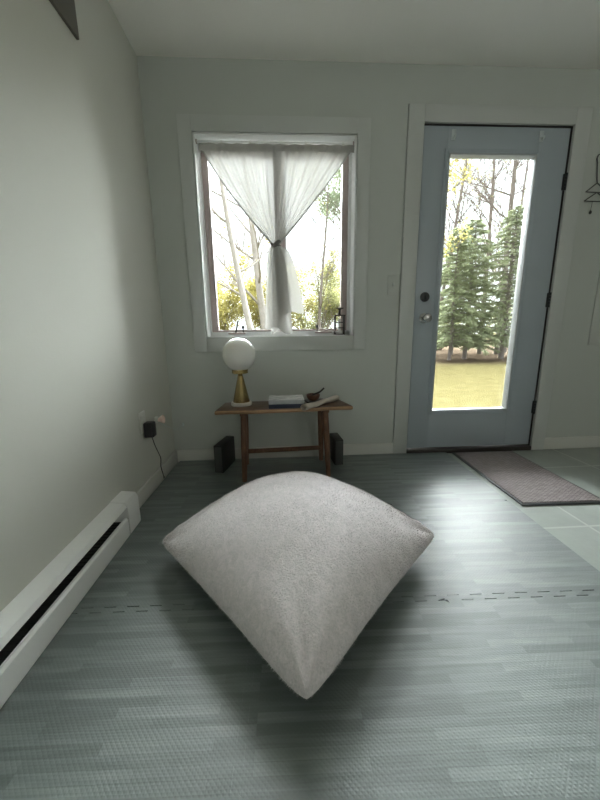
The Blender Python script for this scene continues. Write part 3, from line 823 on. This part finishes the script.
def deciduous(loc, h, r, lean, seed, mat, leafmat_, label, nb=12, leaves=400, z0=.3, group='bare trees outside', ls=.07, blen=.28):
    rnd = random.Random(seed); base = Vector(loc)
    e = empty('tree', loc, 0, label, 'tree', group)
    trunk = []; p = Vector((0, 0, -.05)); n = 14
    for k in range(n+1):
        t = k/n
        trunk.append(Vector((lean[0]*t*h+.12*math.sin(t*5+seed)*t, lean[1]*t*h+.1*math.sin(t*4+seed*2)*t, -.05+h*t)))
    rad = [r*(1-.8*(k/n)) for k in range(n+1)]
    MB().tube(trunk, rad, 9).build('trunk', mat, e)
    s = MB(); V = []; F = []; tips = []
    def grow(p, d, L_, r_, depth):
        pts = [p]; q = p.copy(); dd = d.copy()
        for k in range(5):
            dd = (dd+Vector((rnd.uniform(-.18, .18), rnd.uniform(-.18, .18), rnd.uniform(-.05, .16)))).normalized()
            q = q+dd*L_/5; pts.append(q.copy())
        s.tube(pts, [r_*(1-.15*k) for k in range(6)], 5)
        if depth > 0:
            for m in range(rnd.randint(4, 6)):
                k = rnd.randint(1, 5)
                a = dd+Vector((rnd.uniform(-.9, .9), rnd.uniform(-.9, .9), rnd.uniform(-.2, .8)))
                grow(pts[k], a.normalized(), L_*rnd.uniform(.4, .65), r_*.5, depth-1)
        tips.append((pts[2], pts[-1]))
    for b_ in range(nb):
        t = z0+(1-z0)*(b_+rnd.random()*.6)/nb
        k = min(n, int(t*n)); a = rnd.uniform(0, 2*PI)
        grow(trunk[k], Vector((math.cos(a), math.sin(a), rnd.uniform(.35, 1.0))).normalized(), h*blen*(1.15-t*.7), rad[k]*.42, 2)
    s.build('branches', mat, e, angle=180)
    if leaves:
        for k in range(leaves):
            a, b_ = rnd.choice(tips); p = a.lerp(b_, rnd.random())+Vector((rnd.gauss(0, .08), rnd.gauss(0, .08), rnd.gauss(0, .08)))
            quad_leaf(V, F, p, Vector((rnd.uniform(-1, 1), rnd.uniform(-1, 1), rnd.uniform(-1, .3))), ls*.7, ls, rnd)
        leaves_obj(V, F, leafmat_, e, Vector((0, 0, 0)))
    return e

def conifer(loc, h, rad, r, seed, label, z0=.1, n=46, dens=30, group='conifers beyond the lawn'):
    rnd = random.Random(seed); e = empty('conifer', loc, 0, label, 'tree', group)
    MB().tube([(0.02*math.sin(k), .02*math.cos(k*2), -.05+h*k/8) for k in range(9)], [r*(1-.11*k) for k in range(9)], 9).build('trunk', M['bark'], e)
    s = MB(); V = []; F = []
    for b_ in range(n):
        t = (b_+rnd.random())/n; z = h*(z0+(1-z0)*t); a = b_*2.4+rnd.uniform(-.4, .4)
        L_ = rad*(1-t)**.75*rnd.uniform(.45, 1.2)+.12; up_ = rnd.uniform(.1, .5)
        pts = [Vector((math.cos(a)*L_*q, math.sin(a)*L_*q, z+L_*(up_*q-.42*q*q))) for q in (0, .25, .5, .75, 1)]
        s.tube(pts, [r*.22*(1-.2*k) for k in range(5)], 4)
        for k in range(int(dens*2*(.4+L_))):
            q = rnd.random()**.7; i = min(3, int(q*4)); p = pts[i].lerp(pts[i+1], q*4-i)
            sd = rnd.uniform(0, 2*PI)
            off = Vector((math.cos(sd), math.sin(sd), rnd.uniform(-.5, .25)))
            d = off*.7+Vector((math.cos(a), math.sin(a), -.2))
            ln = rnd.uniform(.09, .17)
            quad_leaf(V, F, p+off*.05*rnd.random(), d, rnd.uniform(.016, .03), ln, rnd)
            p2 = p+d.normalized()*ln*.5
            for m in range(2):
                quad_leaf(V, F, p2, d+Vector((rnd.uniform(-.8, .8), rnd.uniform(-.8, .8), rnd.uniform(-.5, .4))), .02, ln*.8, rnd)
    s.build('branches', M['bark'], e, angle=180)
    leaves_obj(V, F, M['needle'], e, Vector((0, 0, 0)), 'needles')
    return e

def shrub(loc, w_, h, seed, label, mat, n=11000, ls=.075, group='autumn shrubs outside'):
    rnd = random.Random(seed); e = empty('shrub', loc, 0, label, 'shrub', group)
    s = MB(); V = []; F = []; tips = []
    for k in range(16):
        a = rnd.uniform(0, 2*PI); q = rnd.random()**.5
        top = Vector((math.cos(a)*w_*q, math.sin(a)*w_*.7*q, h*rnd.uniform(.55, 1)))
        mid = top*.5+Vector((rnd.uniform(-.15, .15), rnd.uniform(-.15, .15), h*.08))
        pts = [Vector((top.x*.08, top.y*.08, -.03)), mid*.5, mid, mid.lerp(top, .6), top]
        s.tube(pts, [.022, .018, .014, .010, .005], 5)
        for m in range(6):
            i = rnd.randint(1, 3); p = pts[i].lerp(pts[i+1], rnd.random()); d = Vector((rnd.uniform(-1, 1), rnd.uniform(-1, 1), rnd.uniform(0, 1))).normalized()
            q2 = p+d*rnd.uniform(.25, .6); s.tube([p, p.lerp(q2, .5)+Vector((0, 0, .03)), q2], [.007, .005, .003], 4); tips.append((p, q2))
        tips.append((mid, top))
    for k in range(n):
        a, b_ = rnd.choice(tips); p = a.lerp(b_, rnd.random()**.7)+Vector((rnd.gauss(0, .11), rnd.gauss(0, .11), rnd.gauss(0, .11)))
        if p.z < .02: continue
        quad_leaf(V, F, p, Vector((rnd.uniform(-1, 1), rnd.uniform(-1, 1), rnd.uniform(-1, .4))), ls*.7, ls, rnd)
    s.build('stems', M['bark'], e, angle=180); leaves_obj(V, F, mat, e, Vector((0, 0, 0)))
    return e

# seen through the window
deciduous((.30, 5.0, GZ), 6.6, .085, (-.155, 0), 3, M['barkp'], M['yellow'], 'pale leaning tree trunk outside the left pane of the window', nb=9, leaves=260, z0=.34, blen=.22)
deciduous((.45, 7.2, GZ), 8.5, .12, (-.11, .02), 11, M['barkp'], M['yellow'], 'second pale tree trunk, seen just left of the curtain knot', nb=11, leaves=350, z0=.22)
deciduous((2.0, 8.8, GZ), 6.5, .06, (.04, .02), 23, M['bark'], M['yellow'], 'thin twiggy tree low in the right pane of the window', nb=14, leaves=300, z0=.18)
deciduous((3.5, 9.6, GZ), 9.4, .10, (.0, 0), 5, M['bark'], M['green'], 'leafy green tree filling the upper right pane of the window', nb=26, leaves=16000, z0=.42, blen=.26, ls=.085, group='trees outside the window')
shrub((-1.5, 8.6, GZ), 1.7, 3.1, 31, 'yellow shrub at the lower left of the window view', M['yellow'])
shrub((.4, 9.3, GZ), 1.7, 3.3, 32, 'yellow shrub behind the two pale tree trunks', M['yellow'])
shrub((2.0, 10.2, GZ), 1.7, 3.7, 33, 'yellow-green shrub at the lower right of the window view', M['ygreen'])
shrub((3.9, 11.5, GZ), 1.7, 3.5, 34, 'yellow-green shrub behind the leafy green tree at the window edge', M['ygreen'])
shrub((-3.6, 11.0, GZ), 1.9, 3.2, 35, 'yellow-green shrub beyond the left edge of the window', M['ygreen'])
# seen through the door
conifer((6.95, 9.6, GZ), 4.5, 1.25, .07, 41, 'short green conifer at the left of the door glass', z0=.10, n=120, dens=35)
conifer((7.75, 10.0, GZ), 4.9, 1.45, .085, 42, 'bushy green conifer in the middle of the door glass', z0=.10, n=128, dens=35)
conifer((9.15, 9.9, GZ), 5.3, 1.6, .10, 43, 'broad green conifer at the right of the door glass', z0=.09, n=132, dens=35)
conifer((8.6, 12.6, GZ), 4.8, 1.5, .08, 44, 'green conifer behind the gap between the door-glass conifers', z0=.08, n=112, dens=32)
deciduous((7.35, 12.0, GZ), 12.5, .085, (.125, 0), 51, M['bark'], M['ygreen'], 'leaning bare tree rising across the door glass', nb=30, leaves=500, z0=.15, blen=.24)
deciduous((9.75, 12.3, GZ), 12.5, .095, (-.01, 0), 52, M['bark'], M['ygreen'], 'straight thin tree in the centre of the door glass', nb=30, leaves=420, z0=.15, blen=.24)
deciduous((10.25, 11.8, GZ), 12.8, .13, (.0, 0), 53, M['bark'], M['ygreen'], 'thicker straight tree right of centre in the door glass', nb=30, leaves=520, z0=.15, blen=.24)
deciduous((11.3, 12.8, GZ), 12.0, .08, (.0, .0), 54, M['bark'], M['ygreen'], 'slender tree at the right edge of the door glass', nb=30, leaves=500, z0=.15, blen=.24)
deciduous((5.55, 8.6, GZ), 9.0, .06, (.02, .0), 55, M['bark'], M['yellow'], 'yellow-leaved sapling at the upper left of the door glass', nb=14, leaves=1500, z0=.40, ls=.09, blen=.13)
for k, (x, y, w_, h, lb) in enumerate(((6.3, 14.5, 1.7, 2.0, 'pale undergrowth far behind the short conifer'), (9.4, 15.5, 1.9, 2.2, 'pale undergrowth far behind the middle conifer'),
                                   (12.6, 15.0, 2.0, 2.4, 'pale undergrowth far behind the broad conifer'))):
    shrub((x, y, GZ), w_, h, 60+k, lb, M['ygreen'], n=1600, ls=.09, group='undergrowth behind the conifers')

# ------------------------------------------------------------------ light
W = bpy.data.worlds.new('overcast_sky'); SC.world = W; W.use_nodes = True
nt = W.node_tree; bg = nt.nodes['Background']
bg.inputs[0].default_value = (.94, .975, 1.0, 1)
wt = nt.nodes.new('ShaderNodeTexCoord'); wx = nt.nodes.new('ShaderNodeSeparateXYZ'); nt.links.new(wt.outputs['Generated'], wx.inputs[0])
wm = nt.nodes.new('ShaderNodeMapRange'); wm.inputs['From Min'].default_value = 0; wm.inputs['From Max'].default_value = 1
wm.inputs['To Min'].default_value = 2.0; wm.inputs['To Max'].default_value = 4.5      # overcast sky: brighter overhead
nt.links.new(wx.outputs['Z'], wm.inputs[0]); nt.links.new(wm.outputs[0], bg.inputs[1])
def portal(name, x, z, sx, sz):
    l = bpy.data.lights.new(name, 'AREA'); l.shape = 'RECTANGLE'; l.size = sx; l.size_y = sz; l.cycles.is_portal = True
    o = link(bpy.data.objects.new(name, l)); o.location = (x, T+.03, z); o.rotation_euler = (R(-90), 0, 0); return o
portal('window_portal', (WX0+WX1)/2, (WZ0+WZ1)/2, WX1-WX0, WZ1-WZ0)
portal('door_portal', (GX0+GX1)/2, (GZ0+GZ1)/2, GX1-GX0, GZ1-GZ0)
# bright thin cloud around a veiled sun, high to the right behind the trees
l = bpy.data.lights.new('veiled_sun', 'SUN'); l.energy = 92; l.angle = R(88); l.color = (.965, .985, 1)
o = link(bpy.data.objects.new('veiled_sun', l)); az, el = R(21), R(42)
o.rotation_euler = Vector((math.sin(az)*math.cos(el), math.cos(az)*math.cos(el), math.sin(el))).to_track_quat('Z', 'Y').to_euler()
o.location = (3, 8, 9)
# unseen fill lamp added behind the camera to brighten the back wall
l = bpy.data.lights.new('room_fill', 'AREA'); l.shape = 'RECTANGLE'; l.size = 1.2; l.size_y = .5; l.energy = 9; l.color = (1, .97, .92)
o = link(bpy.data.objects.new('room_fill', l)); o.location = (2.7, -3.8, 1.95); o.rotation_euler = (R(92), 0, 0)

# ------------------------------------------------------------------ camera
f, cx, cy, cz, yaw, pitch, roll_ = 325.147, .7542, -2.1822, .86386, .0538289, .2059808, -.0146325
fw = Vector((math.sin(yaw)*math.cos(pitch), math.cos(yaw)*math.cos(pitch), -math.sin(pitch)))
rt = Vector((math.cos(yaw), -math.sin(yaw), 0)); up = rt.cross(fw)
r2 = rt*math.cos(roll_)+up*math.sin(roll_); u2 = -rt*math.sin(roll_)+up*math.cos(roll_)
cam = bpy.data.cameras.new('camera'); co = link(bpy.data.objects.new('camera', cam))
co.matrix_world = Matrix(((r2.x, u2.x, -fw.x, cx), (r2.y, u2.y, -fw.y, cy), (r2.z, u2.z, -fw.z, cz), (0, 0, 0, 1)))
cam.sensor_fit = 'HORIZONTAL'; cam.sensor_width = 36; cam.lens = 36*f/600; cam.clip_start = .02
SC.camera = co
SC.view_settings.view_transform = 'Standard'; SC.view_settings.look = 'None'; SC.view_settings.exposure = 0; SC.view_settings.gamma = 1
SC.cycles.use_denoising = True
SC.cycles.max_bounces = 10; SC.cycles.diffuse_bounces = 6; SC.cycles.transparent_max_bounces = 24
